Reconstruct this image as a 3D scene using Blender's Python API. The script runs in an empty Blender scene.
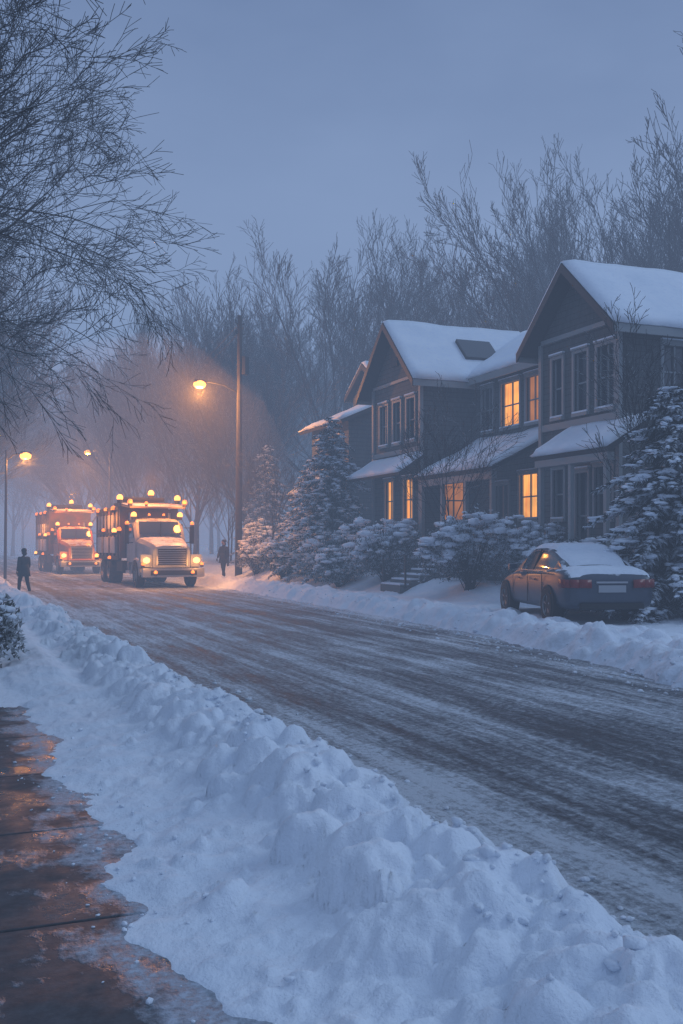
import bpy, bmesh, math, random
import numpy as np
from mathutils import Vector, Matrix
S=bpy.context.scene
COL=S.collection
rad=math.radians
# ------------------------------------------------------------------ helpers
def link(o,parent=None):
    COL.objects.link(o)
    if parent is not None: o.parent=parent
    return o
def empty(name,loc=(0,0,0),rz=0):
    e=bpy.data.objects.new(name,None); e.location=loc; e.rotation_euler=(0,0,rz); e.empty_display_size=.3
    return link(e)
class MB:
    def __init__(s,off=(0,0,0)):
        s.v=[];s.f=[];s.m=[];s.off=Vector(off)
    def add(s,vs,fs,mat=0):
        b=len(s.v); s.v.extend([tuple(x) for x in vs])
        for f in fs:
            s.f.append(tuple(b+i for i in f)); s.m.append(mat)
    def poly(s,vs,mat=0): s.add(vs,[tuple(range(len(vs)))],mat)
    def box(s,x0,x1,y0,y1,z0,z1,mat=0):
        vs=[(x,y,z) for z in (z0,z1) for y in (y0,y1) for x in (x0,x1)]
        s.add(vs,[(0,2,3,1),(4,5,7,6),(0,1,5,4),(2,6,7,3),(0,4,6,2),(1,3,7,5)],mat)
    def obox(s,o,u,n,w0,w1,d0,d1,z0,z1,mat=0):
        o=Vector(o);u=Vector(u);n=Vector(n)
        vs=[o+u*a+n*d+Vector((0,0,z)) for z in (z0,z1) for d in (d0,d1) for a in (w0,w1)]
        s.add(vs,[(0,2,3,1),(4,5,7,6),(0,1,5,4),(2,6,7,3),(0,4,6,2),(1,3,7,5)],mat)
    def cyl(s,p0,p1,r0,r1,n=8,mat=0,cap=True):
        p0=Vector(p0);p1=Vector(p1);d=(p1-p0).normalized()
        a=d.orthogonal().normalized();b=d.cross(a)
        vs=[]
        for p,r in ((p0,r0),(p1,r1)):
            for i in range(n):
                t=2*math.pi*i/n; vs.append(p+a*(r*math.cos(t))+b*(r*math.sin(t)))
        fs=[(i,(i+1)%n,n+(i+1)%n,n+i) for i in range(n)]
        if cap: fs+= [tuple(range(n-1,-1,-1)),tuple(range(n,2*n))]
        s.add(vs,fs,mat)
    def blob(s,c,r,mat=0,sq=(1,1,1),rng=random,rough=.15,ax=None):
        vs=[]
        ax=ax or (1,0)
        for x in ICO_V:
            k=r*(1+rng.uniform(-rough,rough)); a=x[0]*sq[0]*k; b=x[1]*sq[1]*k
            vs.append((c[0]+a*ax[0]-b*ax[1],c[1]+a*ax[1]+b*ax[0],c[2]+x[2]*sq[2]*k))
        s.add(vs,ICO_F,mat)
    def build(s,name,mats,parent=None,smooth=False,bevel=0,sub=0,loc=None):
        me=bpy.data.meshes.new(name)
        o=s.off
        me.from_pydata([(x[0]-o[0],x[1]-o[1],x[2]-o[2]) for x in s.v],[],s.f)
        for m in mats: me.materials.append(m)
        me.polygons.foreach_set('material_index',s.m)
        if smooth: me.polygons.foreach_set('use_smooth',[True]*len(s.f))
        me.update()
        ob=bpy.data.objects.new(name,me); link(ob,parent)
        if loc is not None: ob.location=loc
        if bevel:
            b=ob.modifiers.new('b','BEVEL'); b.width=bevel; b.segments=2; b.limit_method='ANGLE'
        if sub:
            m=ob.modifiers.new('s','SUBSURF'); m.levels=sub; m.render_levels=sub
        return ob
def _ico(sub):
    bm=bmesh.new(); bmesh.ops.create_icosphere(bm,subdivisions=sub,radius=1)
    v=[tuple(x.co) for x in bm.verts]; f=[tuple(x.index for x in p.verts) for p in bm.faces]; bm.free(); return v,f
ICO_V,ICO_F=_ico(2)
def _h(ix,iy,s):
    n=np.sin(ix*127.1+iy*311.7+s*74.7)*43758.5453
    return n-np.floor(n)
def vn(x,y,s=0):
    ix=np.floor(x);iy=np.floor(y);fx=x-ix;fy=y-iy
    fx=fx*fx*(3-2*fx);fy=fy*fy*(3-2*fy)
    a=_h(ix,iy,s);b=_h(ix+1,iy,s);c=_h(ix,iy+1,s);d=_h(ix+1,iy+1,s)
    return (a*(1-fx)+b*fx)*(1-fy)+(c*(1-fx)+d*fx)*fy-.5
def fbm(x,y,s=0,o=4):
    r=0;a=1
    for i in range(o):
        r=r+a*vn(x*2**i+i*13.7,y*2**i-i*7.3,s+i);a*=.5
    return r
def ss(a,b,x):
    t=np.clip((x-a)/(b-a),0,1); return t*t*(3-2*t)
# ------------------------------------------------------------------ materials
def mat(name,col=(.5,.5,.5),rough=.6,metal=0,spec=.5,emit=None,estr=0):
    m=bpy.data.materials.new(name); m.use_nodes=True
    b=m.node_tree.nodes['Principled BSDF']
    b.inputs['Base Color'].default_value=(*col,1); b.inputs['Roughness'].default_value=rough
    b.inputs['Metallic'].default_value=metal; b.inputs['Specular IOR Level'].default_value=spec
    if emit:
        b.inputs['Emission Color'].default_value=(*emit,1); b.inputs['Emission Strength'].default_value=estr
    return m
class NT:
    def __init__(s,m): s.t=m.node_tree; s.b=s.t.nodes['Principled BSDF']
    def n(s,t,**k):
        x=s.t.nodes.new(t)
        for a,v in k.items(): setattr(x,a,v)
        return x
    def l(s,a,b): s.t.links.new(a,b)
    def noise(s,vec,scale,detail=4,rough=.55,mapping=None):
        if mapping is not None:
            mp=s.n('ShaderNodeMapping'); mp.inputs['Scale'].default_value=mapping; s.l(vec,mp.inputs['Vector']); vec=mp.outputs[0]
        x=s.n('ShaderNodeTexNoise'); x.inputs['Scale'].default_value=scale; x.inputs['Detail'].default_value=detail; x.inputs['Roughness'].default_value=rough
        s.l(vec,x.inputs['Vector']); return x.outputs['Fac']
    def ramp(s,fac,stops):
        r=s.n('ShaderNodeValToRGB'); e=r.color_ramp.elements
        while len(e)<len(stops): e.new(.5)
        for i,(p,c) in enumerate(stops):
            e[i].position=p; e[i].color=(*c,1) if len(c)==3 else c
        s.l(fac,r.inputs[0]); return r.outputs[0]
    def math(s,op,a,b=None,clamp=False):
        x=s.n('ShaderNodeMath',operation=op,use_clamp=clamp)
        for i,v in enumerate((a,b)):
            if v is None: continue
            if isinstance(v,(int,float)): x.inputs[i].default_value=v
            else: s.l(v,x.inputs[i])
        return x.outputs[0]
    def mr(s,v,a,b,c=0,d=1):
        x=s.n('ShaderNodeMapRange'); x.inputs[1].default_value=a;x.inputs[2].default_value=b;x.inputs[3].default_value=c;x.inputs[4].default_value=d
        s.l(v,x.inputs[0]); return x.outputs[0]
    def mix(s,f,a,b):
        x=s.n('ShaderNodeMix',data_type='RGBA')
        if isinstance(f,(int,float)): x.inputs[0].default_value=f
        else: s.l(f,x.inputs[0])
        for i,v in ((6,a),(7,b)):
            if isinstance(v,tuple): x.inputs[i].default_value=(*v,1)
            else: s.l(v,x.inputs[i])
        return x.outputs[2]
    def bump(s,h,strength,dist,prev=None):
        x=s.n('ShaderNodeBump'); x.inputs['Strength'].default_value=strength; x.inputs['Distance'].default_value=dist
        s.l(h,x.inputs['Height'])
        if prev is not None: s.l(prev,x.inputs['Normal'])
        return x.outputs[0]
    def pos(s): return s.n('ShaderNodeNewGeometry').outputs['Position']
SNOWC=(.79,.84,.91)
def snow_mat(name,dirty=0.0,fine=1.0):
    m=mat(name,SNOWC,.9,spec=.2); t=NT(m); p=t.pos()
    n1=t.noise(p,9,5,.6); n2=t.noise(p,55,3,.6); n3=t.noise(p,1.3,4)
    c=t.mix(t.mr(n3,.35,.7),(.75,.81,.89),(.84,.88,.94))
    c=t.mix(t.mr(n1,.30,.5,.25,0),c,(.58,.64,.74))
    if dirty:
        sep=t.n('ShaderNodeSeparateXYZ'); t.l(p,sep.inputs[0])
        dl=t.mr(sep.outputs[0],2.15,2.6); dz=t.mr(sep.outputs[0],7.5,10.2,1,0)
        d=t.math('MULTIPLY',dl,dz); d=t.math('MULTIPLY',d,t.mr(n1,.4,.65)); d=t.math('MULTIPLY',d,dirty)
        c=t.mix(d,c,(.36,.37,.39))
    t.l(c,t.b.inputs['Base Color'])
    b=t.bump(n1,.6*fine,.03); b=t.bump(n2,.6*fine,.010,b)
    t.l(b,t.b.inputs['Normal']); return m
M_snow=snow_mat('snow',.0); M_gsnow=snow_mat('ground_snow',.6,1.2)
M_roofsnow=snow_mat('roof_snow',0,.5)
def coated(name,col,col2,rough=.8,lo=.25,hi=.7,amt=.9,nscale=6,snow=SNOWC,metal=0):
    """surface that carries snow on its upward faces"""
    m=mat(name,col,rough,metal); t=NT(m)
    g=t.n('ShaderNodeNewGeometry'); sep=t.n('ShaderNodeSeparateXYZ'); t.l(g.outputs['Normal'],sep.inputs[0])
    n=t.noise(g.outputs['Position'],nscale,4)
    base=t.mix(t.mr(n,.35,.65),col,col2)
    z=t.math('ADD',sep.outputs[2],t.mr(n,.3,.7,-.35,.35))
    f=t.mr(z,lo,hi,0,amt)
    t.l(t.mix(f,base,snow),t.b.inputs['Base Color']); return m
M_bark=coated('bark_snow',(.035,.034,.036),(.022,.022,.024),.9,.5,.95,.5,5)
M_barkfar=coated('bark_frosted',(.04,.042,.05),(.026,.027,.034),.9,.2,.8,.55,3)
M_needle=coated('needles',(.014,.026,.026),(.026,.040,.038),.8,.40,.95,.8,7)
M_leaf=coated('shrub_leaf',(.023,.032,.03),(.04,.044,.038),.8,.35,.95,.8,9)
def siding(name,c1,c2,pitch=.16):
    m=mat(name,c1,.85); t=NT(m); p=t.pos(); sep=t.n('ShaderNodeSeparateXYZ'); t.l(p,sep.inputs[0])
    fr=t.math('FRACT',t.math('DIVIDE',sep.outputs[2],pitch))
    n=t.noise(p,3,4); n2=t.noise(p,1,3,.6,mapping=(14,14,5)); n5=t.noise(p,.6,4)
    c=t.mix(t.mr(n,.3,.7),c1,c2); c=t.mix(t.mr(n2,.35,.7,0,.6),c,tuple(x*.5 for x in c1)); c=t.mix(t.mr(n5,.35,.65,0,.35),c,tuple(x*.6 for x in c1))
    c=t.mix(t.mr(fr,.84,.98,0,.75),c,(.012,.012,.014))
    n4=t.noise(p,12,3,.6); c=t.mix(t.mr(n4,.68,.8,0,.25),c,SNOWC)
    t.l(c,t.b.inputs['Base Color']); t.l(t.bump(fr,.8,-.025),t.b.inputs['Normal']); return m
M_side1=siding('siding_brown',(.074,.078,.078),(.105,.108,.105))
M_side2=siding('siding_grey',(.088,.095,.096),(.125,.13,.128))
M_side3=siding('siding_blue',(.09,.105,.12),(.12,.135,.145))
M_trim=mat('trim',(.25,.265,.27),.6); M_trimd=mat('trim_dark',(.033,.033,.035),.6)
M_fnd=mat('foundation',(.12,.12,.12),.9)
M_glassd=mat('dark_glass',(.02,.025,.035),.08,0,.8)
def lit(name,c1,c2,s):
    m=mat(name,(.1,.08,.05),.3); t=NT(m); p=t.pos()
    n=t.noise(p,1.0,3,.5,mapping=(9,9,.8)); n2=t.noise(p,1.2,2)
    c=t.mix(t.mr(n,.35,.65),c1,c2); t.l(c,t.b.inputs['Emission Color'])
    t.l(t.math('MULTIPLY',t.mr(n2,.3,.7,.55,1.2),s),t.b.inputs['Emission Strength']); 
    m.cycles.emission_sampling='NONE'; return m
M_lit=lit('lit_curtains',(1,.30,.035),(1,.45,.09),1.4)
M_litdim=lit('lit_curtains_dim',(1,.32,.06),(.8,.28,.07),.55)
# ------------------------------------------------------------------ world / light
W=bpy.data.worlds.new('World'); S.world=W; W.use_nodes=True
wt=W.node_tree; wt.nodes.clear()
def wn(t,**k):
    x=wt.nodes.new(t)
    for a,v in k.items(): setattr(x,a,v)
    return x
out=wn('ShaderNodeOutputWorld'); add=wn('ShaderNodeAddShader')
sky=wn('ShaderNodeTexSky',sky_type='NISHITA'); sky.sun_disc=False; sky.sun_elevation=rad(4); sky.sun_rotation=rad(200); sky.dust_density=3; sky.ozone_density=4
b1=wn('ShaderNodeBackground'); b1.inputs[1].default_value=.008
wt.links.new(sky.outputs[0],b1.inputs[0])
b2=wn('ShaderNodeBackground'); b2.inputs[1].default_value=1
tc=wn('ShaderNodeTexCoord'); sp=wn('ShaderNodeSeparateXYZ'); wt.links.new(tc.outputs['Generated'],sp.inputs[0])
nz=wn('ShaderNodeTexNoise'); nz.inputs['Scale'].default_value=2.0; nz.inputs['Detail'].default_value=5
mpp=wn('ShaderNodeMapping'); mpp.inputs['Scale'].default_value=(1,1,2.2); wt.links.new(tc.outputs['Generated'],mpp.inputs[0]); wt.links.new(mpp.outputs[0],nz.inputs[0])
ad=wn('ShaderNodeMath',operation='MULTIPLY_ADD'); ad.inputs[1].default_value=.5; wt.links.new(nz.outputs[0],ad.inputs[0]); 
sb=wn('ShaderNodeMath',operation='SUBTRACT'); sb.inputs[1].default_value=.25; wt.links.new(sp.outputs[2],sb.inputs[0]); wt.links.new(sb.outputs[0],ad.inputs[2])
cr=wn('ShaderNodeValToRGB'); e=cr.color_ramp.elements
e[0].position=0; e[0].color=(.20,.285,.46,1); e[1].position=1; e[1].color=(.33,.47,.73,1)
x=e.new(.24); x.color=(.265,.365,.58,1); x=e.new(.52); x.color=(.125,.19,.355,1)
wt.links.new(ad.outputs[0],cr.inputs[0]); wt.links.new(cr.outputs[0],b2.inputs[0])
wt.links.new(b1.outputs[0],add.inputs[0]); wt.links.new(b2.outputs[0],add.inputs[1]); wt.links.new(add.outputs[0],out.inputs[0])
sd=bpy.data.lights.new('sun','SUN'); sd.energy=.85; sd.angle=rad(25); sd.color=(.62,.80,1)
so=link(bpy.data.objects.new('sun',sd)); so.rotation_euler=(rad(52),0,rad(75))
def point(name,loc,power,col=(1,.45,.12),r=.08,parent=None):
    d=bpy.data.lights.new(name,'POINT'); d.energy=power; d.color=col; d.shadow_soft_size=r
    o=link(bpy.data.objects.new(name,d),parent); o.location=loc; return o
def vol(name,sc,ab,fog,scol=(1,1,1),anis=.3):
    m=bpy.data.materials.new(name); m.use_nodes=True; t=m.node_tree; t.nodes.clear()
    o=t.nodes.new('ShaderNodeOutputMaterial')
    last=None
    def addn(sh):
        nonlocal last
        if last is None: last=sh.outputs[0]; return
        a=t.nodes.new('ShaderNodeAddShader'); t.links.new(last,a.inputs[0]); t.links.new(sh.outputs[0],a.inputs[1]); last=a.outputs[0]
    if sc:
        s=t.nodes.new('ShaderNodeVolumeScatter'); s.inputs['Color'].default_value=(*scol,1); s.inputs['Density'].default_value=sc; s.inputs['Anisotropy'].default_value=anis; addn(s)
    if ab:
        a=t.nodes.new('ShaderNodeVolumeAbsorption'); a.inputs['Color'].default_value=(0,0,0,1); a.inputs['Density'].default_value=ab; addn(a)
        em=t.nodes.new('ShaderNodeEmission'); em.inputs['Color'].default_value=(*fog,1); em.inputs['Strength'].default_value=ab; addn(em)  # even glow put into the volume, standing in for scattered skylight
    t.links.new(last,o.inputs['Volume'])
    return m
fb=MB(); fb.box(-500,500,-300,900,-3,30); fb.build('fog',[vol('fog',0,.0078,(.205,.29,.475))])
# ------------------------------------------------------------------ ground
def edgeR(Y): return np.interp(Y,[0,6,9,15,25,36,60],[7.4,7.5,7.75,8.9,9.5,9.9,10.0])
def H(X,Y):
    X=np.asarray(X,float);Y=np.asarray(Y,float)
    n=fbm(X*1.3,Y*1.3,3,4); nf=fbm(X*7,Y*7,9,3)
    e=.80+.34*fbm(Y*.9,Y*0+2.2,5,4)+.16*fbm(Y*4,X*3,6,3)
    lv=ss(e,e+.5,X)*.055 + ss(1.1,1.9,X)*.08 + ss(1.4,2.0,X)*ss(2.75,2.15,X)*(.08+.14*vn(Y*1.1,X*.8,4))
    lv=lv+n*.06*ss(e,e+.5,X)+nf*.026*ss(e,e+.3,X)
    edge=2.62+.14*fbm(Y*1.1,Y*0+7,6,3)
    lv=lv*(1-ss(edge-.35,edge+.02,X))
    cover=ss(9.5,12.5,Y)*.14*(X<1.6)*(1-ss(1.2,1.6,X))
    wl=ss(-1.0,-1.4,X)*.16
    left=-.05*(1-ss(e-.05,e+.1,X)*1.0)+lv+np.maximum(wl,cover)
    left=np.where(X>2.3,left-.06*ss(edge-.2,edge+.1,X),left)
    er=edgeR(Y)+.18*fbm(Y*.7,Y*0+1,8,4)
    k=ss(19.5,23,Y)
    r0=12.0*k+13.3*(1-k); r1=13.6*k+15.2*(1-k)
    rt=-.06+ss(er,er+.6,X)*.27+ss(er+.2,er+.8,X)*(1-ss(er+.8,er+1.9,X))*(.06+.12*vn(Y*.8,X*.6,14))+ss(r0,r1,X)*.45
    rt=rt+(n*.08+nf*.035)*ss(er,er+.4,X)
    return np.where(X<5,left,rt)
rs=np.random.RandomState(4)
xs=np.concatenate([-np.geomspace(1500,3,26),np.arange(-2.5,0,.4),np.arange(0,.55,.05),np.arange(.55,2.95,.0155),np.arange(2.95,7.2,.25),np.arange(7.2,11.2,.045),np.arange(11.2,17,.15),17+np.geomspace(.3,1500,34)])
ys=[-1500,-600,-250,-100,-50,-25,-12,-6,-3,-1,0,.7,1.4,1.9]
y=2.1
while y<70: ys.append(y); y+=max(.018,.0058*y)
while y<2500: ys.append(y); y*=1.05
ys=np.array(ys)
GX,GY=np.meshgrid(xs,ys); G0=H(GX,GY); GZ=G0.copy(); GA=np.zeros_like(G0)
def stamp(cx,cy,r,up,lift=0):
    i0,i1=np.searchsorted(xs,[cx-r*1.6,cx+r*1.6]); j0,j1=np.searchsorted(ys,[cy-r*1.6,cy+r*1.6])
    if i1-i0<2 or j1-j0<2: return
    x=GX[j0:j1,i0:i1]-cx; y=GY[j0:j1,i0:i1]-cy
    a=rs.uniform(0,3.14); s=rs.uniform(.7,1.25)
    u=(x*np.cos(a)+y*np.sin(a))*s; v=(-x*np.sin(a)+y*np.cos(a))/s
    p=rs.choice([2,2.3,3])
    d=(np.abs(u)**p+np.abs(v)**p)**(1/p)/r
    d=d*(1+.6*fbm((x+cx)*7,(y+cy)*7,21,4))
    tilt=rs.uniform(-.45,.45)*u+rs.uniform(-.45,.45)*v
    q=np.clip(1-d**2,0,1)
    dome=(q**.7)*r*up+tilt*q**.5+.035*fbm((x+cx)*16,(y+cy)*16,25,3)*q
    sub=GA[j0:j1,i0:i1]
    GA[j0:j1,i0:i1]=np.maximum(sub,np.where(q>0,dome+lift*q**.5,0))
for k in range(2900):
    cy=2.2+abs(rs.exponential(10)); r=min(rs.lognormal(-3.0,.65),.24)
    cx=rs.normal(2.10,.22) if rs.rand()<.78 else rs.uniform(1.0,2.5)
    if cx>2.7 or cx<1.0: continue
    stamp(cx,cy,r*(1 if cx>1.6 else .5),rs.uniform(.38,.74)*(1 if cx>1.6 else .6),rs.uniform(0,.02))
for k in range(3000):
    cy=rs.uniform(5,48); r=min(rs.lognormal(-2.5,.5),.26)
    cx=edgeR(cy)+.30+abs(rs.normal(0,.6)); stamp(cx,cy,r,rs.uniform(.4,.7))
for (cx,cy,r) in [(1.85,4.3,.24),(2.0,4.85,.21),(1.7,4.6,.19),(2.12,3.95,.2),(2.1,5.5,.19),(1.9,6.2,.18),(2.3,3.5,.17),(2.15,7.0,.18)]: stamp(cx,cy,r,.65,.04)
GZ=G0+GA+.008*fbm(GX*28,GY*28,31,2)*(G0>-.02)
nx,ny=len(xs),len(ys)
def sheet_mesh(name,X,Y,Z,m):
    ny,nx=X.shape; me=bpy.data.meshes.new(name); idx=np.arange(nx*ny).reshape(ny,nx)
    F=np.stack([idx[:-1,:-1].ravel(),idx[:-1,1:].ravel(),idx[1:,1:].ravel(),idx[1:,:-1].ravel()],1)
    me.from_pydata(np.stack([X.ravel(),Y.ravel(),Z.ravel()],1).tolist(),[],F.tolist()); me.polygons.foreach_set('use_smooth',[True]*len(F)); me.materials.append(m)
    return link(bpy.data.objects.new(name,me))
sheet_mesh('snow_ground',GX,GY,GZ,M_gsnow)
def hz(x,y): return float(H(np.array([x]),np.array([y]))[0])
def hg(x,y):
    j=min(np.searchsorted(ys,y),ny-1); i=min(np.searchsorted(xs,x),nx-1); return float(GZ[j,i])
mb=MB(); rg=random.Random(7)
for k in range(1700):
    y=2.6+rg.expovariate(1/8.0); x=rg.gauss(2.4,.25)
    if rg.random()<.4: y=rg.uniform(7,35); x=float(edgeR(y))+rg.gauss(.0,.35)
    elif rg.random()<.15: x=rg.uniform(.5,1.2); y=rg.uniform(2.8,9)
    if x<.5: continue
    r=min(rg.lognormvariate(-4.3,.5),.035 if y<8 else .05)
    if x<1.4: r*=.45
    vs=[]
    a=rg.uniform(0,6)
    for v in ICO_V:
        kk=1+rg.uniform(-.28,.28); q=(v[0]*1.3*r*kk,v[1]*.85*r*kk,v[2]*.7*r*kk)
        vs.append((x+q[0]*math.cos(a)-q[1]*math.sin(a),y+q[0]*math.sin(a)+q[1]*math.cos(a),max(hg(x,y),0)+r*.2+q[2]))
    mb.add(vs,ICO_F)
mb.build('snow_chunks',[M_gsnow],smooth=True)
# road sheet
rx=np.arange(2.0,11.6,.05); ry=[-60,-30,-10,-4,0]; y=2.0
while y<60: ry.append(y); y+=max(.035,.012*y)
while y<1500: ry.append(y); y*=1.1
X,Y=np.meshgrid(rx,np.array(ry))
Z=.014*fbm(X*2.4,Y*.25,41,4)+.016*fbm(X*8,Y*2.4,43,3)+.010*fbm(X*20,Y*12,47,2)
m=mat('icy_road',(.1,.1,.1),.5,spec=.3); t=NT(m); p=t.pos(); sep=t.n('ShaderNodeSeparateXYZ'); t.l(p,sep.inputs[0])
s1=t.noise(p,1,6,.62,mapping=(2.6,.07,1)); s2=t.noise(p,1,5,.65,mapping=(7,.6,1)); s3=t.noise(p,15,6,.74); s4=t.noise(p,.5,4,.55); s5=t.noise(p,1,3,.7,mapping=(26,3,1))
lane=t.ramp(t.mr(sep.outputs[0],2.5,9.7),[(0,(.98,)*3),(.08,(.80,)*3),(.17,(.54,)*3),(.27,(.68,)*3),(.40,(.50,)*3),(.52,(.72,)*3),(.64,(.44,)*3),(.76,(.66,)*3),(.90,(.60,)*3),(1,(.95,)*3)])
a=t.math('ADD',t.math('MULTIPLY',t.mr(s1,.25,.75,-1,1),.46),lane)
for s_,w_ in ((s2,.26),(s3,.44),(s4,.22),(s5,.14)): a=t.math('ADD',a,t.math('MULTIPLY',t.mr(s_,.25,.75,-1,1),w_))
c=t.ramp(a,[(0,(.07,.073,.08)),(.28,(.12,.126,.138)),(.50,(.225,.24,.262)),(.74,(.43,.46,.50)),(1,(.72,.77,.83))])
t.l(c,t.b.inputs['Base Color']); t.l(t.mr(a,.1,.8,.5,.9),t.b.inputs['Roughness'])
bb=t.bump(a,.7,.02); bb=t.bump(s3,.9,.018,bb); t.l(bb,t.b.inputs['Normal'])
sheet_mesh('road',X,Y,Z,m)
# sidewalk
mb=MB(); y=-6
while y<14:
    mb.box(-1.3,1.35,y+.008,y+1.492,-.12,.0,0); y+=1.5
m=mat('wet_concrete',(.1,.1,.1),.3,spec=.4); t=NT(m); p=t.pos()
n1=t.noise(p,1.6,6,.6); n2=t.noise(p,22,5,.7); n3=t.noise(p,2.6,6,.65,mapping=(1.2,.8,1)); n4=t.noise(p,7,5,.7); sep=t.n('ShaderNodeSeparateXYZ'); t.l(p,sep.inputs[0])
c=t.mix(t.mr(n1,.3,.7),(.030,.033,.039),(.075,.08,.088)); c=t.mix(t.mr(n2,.4,.75,0,.6),c,(.12,.127,.14)); c=t.mix(t.mr(n4,.4,.7,0,.6),c,(.026,.028,.033))
edge=t.mr(sep.outputs[0],.35,1.0,0,.24)
sl=t.mr(t.math('ADD',n3,edge),.56,.70,0,1); sl=t.math('MULTIPLY',sl,t.mr(n2,.3,.6,.25,.95))
c=t.mix(sl,c,(.48,.53,.61)); t.l(c,t.b.inputs['Base Color'])
t.l(t.math('MAXIMUM',t.mr(n1,.38,.6,.10,.75),t.math('MULTIPLY',sl,.8)),t.b.inputs['Roughness'])
bb=t.bump(n2,.22,.005); bb=t.bump(n4,.25,.010,bb); bb=t.bump(sl,.6,.015,bb); t.l(bb,t.b.inputs['Normal'])
mb.build('sidewalk',[m],bevel=.008)
# ------------------------------------------------------------------ bare trees
def perp(d,rg):
    a=d.orthogonal().normalized(); b=d.cross(a); t=rg.uniform(0,2*math.pi)
    return a*math.cos(t)+b*math.sin(t)
def bare_tree(name,Ht,seed,levels=4,trunkf=.3,nch=(7,7,7,6,5),ang=(30,34,36,38,40),rmin=.009,droop=0.0,mt=None,lr=(.85,.52,.5,.5,.5),rk=.017,up1=.07,wob=1):
    rg=random.Random(seed); V=[];F=[]
    def tube(path,rads,n):
        b=len(V)
        for i,p in enumerate(path):
            d=(path[min(i+1,len(path)-1)]-path[max(i-1,0)]).normalized(); a=d.orthogonal().normalized(); c=d.cross(a)
            for k in range(n):
                t=2*math.pi*k/n; q=p+a*(rads[i]*math.cos(t))+c*(rads[i]*math.sin(t)); V.append((q.x,q.y,q.z))
        for i in range(len(path)-1):
            for k in range(n):
                F.append((b+i*n+k,b+i*n+(k+1)%n,b+(i+1)*n+(k+1)%n,b+(i+1)*n+k))
    st=[(Vector((0,0,-.3)),Vector((rg.uniform(-.04,.04),rg.uniform(-.04,.04),1)).normalized(),Ht*trunkf*1.6,Ht*rk,0)]
    while st:
        p,d,L,r,lv=st.pop()
        ns=(6,7,6,4,3,2)[lv]; sl=L/ns; path=[p.copy()];rads=[r*(1.35 if lv==0 else 1)]
        end=.35 if lv<2 else .4
        dirs=[d.copy()]
        for i in range(ns):
            w=(.04,.075,.10,.12,.14,.14)[lv]*wob
            d=d+Vector((rg.gauss(0,w),rg.gauss(0,w),rg.gauss(0,w*.7)))
            up=up1 if lv==1 else .03
            if lv>=2: up-=droop
            d.z+=up; d.normalize(); p=p+d*sl; path.append(p.copy()); dirs.append(d.copy()); rads.append(max(r*(1-(1-end)*(i+1)/ns),rmin))
        tube(path,rads,(9,6,4,3,3,3)[lv])
        if lv<levels:
            n=nch[lv]
            s0=.42 if lv==0 else .15
            for k in range(n):
                f=min(s0+(1-s0)*(k+rg.random())/n,.999); i=int(f*ns); q=path[i].lerp(path[i+1],f*ns-i); dd=dirs[i+1]
                an=rad(ang[lv]*rg.uniform(.55,1.35))
                nd=(dd*math.cos(an)+perp(dd,rg)*math.sin(an)).normalized()
                if lv==0: Lc=Ht*(1-trunkf*.8)*lr[0]*rg.uniform(.8,1.12)*(1.1-.35*(f-.45))
                else: Lc=L*lr[min(lv,4)]*rg.uniform(.7,1.25)*(1.2-.55*f)
                st.append((q,nd,Lc,max(rads[i]*rg.uniform(.42,.58),rmin),lv+1))
    me=bpy.data.meshes.new(name); me.from_pydata(V,[],F); me.polygons.foreach_set('use_smooth',[True]*len(F)); me.materials.append(mt or M_bark); me.update()
    return me
def zmax(me):
    a=np.empty(len(me.vertices)*3); me.vertices.foreach_get('co',a); return a.reshape(-1,3)
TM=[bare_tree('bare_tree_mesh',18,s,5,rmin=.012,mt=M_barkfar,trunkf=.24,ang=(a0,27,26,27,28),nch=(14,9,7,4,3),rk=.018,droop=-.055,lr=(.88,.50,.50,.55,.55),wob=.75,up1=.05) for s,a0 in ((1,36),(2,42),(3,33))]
TH=[zmax(m)[:,2].max() for m in TM]
def tree(x,y,h,k,name='bare_tree',wide=1.0,rz=None):
    me=TM[k%3]; o=bpy.data.objects.new(name,me); s=h/TH[k%3]; o.scale=(s*wide,s*wide,s); o.location=(x,y,hz(x,y)); o.rotation_euler=(0,0,rz if rz is not None else (x*7.3+y*3.1)%6.28); link(o); return o
for i,(x,y,h,w) in enumerate([(22.5,56,21,1.1),(34,40,23,1.05),(29,50,18,1.0),(38,47,24,1.1),(30,40,20,.95),(18.5,62,17.5,1.0),(14.5,60,16.5,.95),(15.5,52,12.5,.85),(12.8,70,15,.9),(17,82,19,1),(12.5,94,17,1),(27,76,19,1),(13.4,84,15,.9),(40,64,22,1)]):
    tree(x,y,h,i,wide=w)
for i,(x,y,h,w) in enumerate([(-2.6,28,13,1.1),(-2.4,36,13,1.15),(-1.8,45,14,1.1),(-1.6,55,15,1.1),(-.5,66,16,1),(0.5,78,16,1),(1.0,92,17,1)]):
    tree(x,y,h,i+1,wide=w)
near=bare_tree('near_tree_mesh',12.5,23,5,trunkf=.32,nch=(15,10,7,6,4),ang=(50,32,30,30,32),rmin=.0055,droop=.035,mt=M_bark,lr=(.80,.55,.52,.5,.5),up1=.045,wob=.85)
nh=zmax(near); nr=np.percentile(np.hypot(nh[:,0],nh[:,1]),98); nz_=nh[:,2].max()
for (x,y,rz,R_,h_) in ((-3.3,13.2,2.0,6.7,13.5),(-3.9,18.5,.4,7.2,13.5),(-3.4,9.8,3.3,5.2,13)):
    o=link(bpy.data.objects.new('bare_tree',near)); o.location=(x,y,.1); o.rotation_euler=(0,0,rz); o.scale=(R_/nr,R_/nr,h_/nz_)
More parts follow.
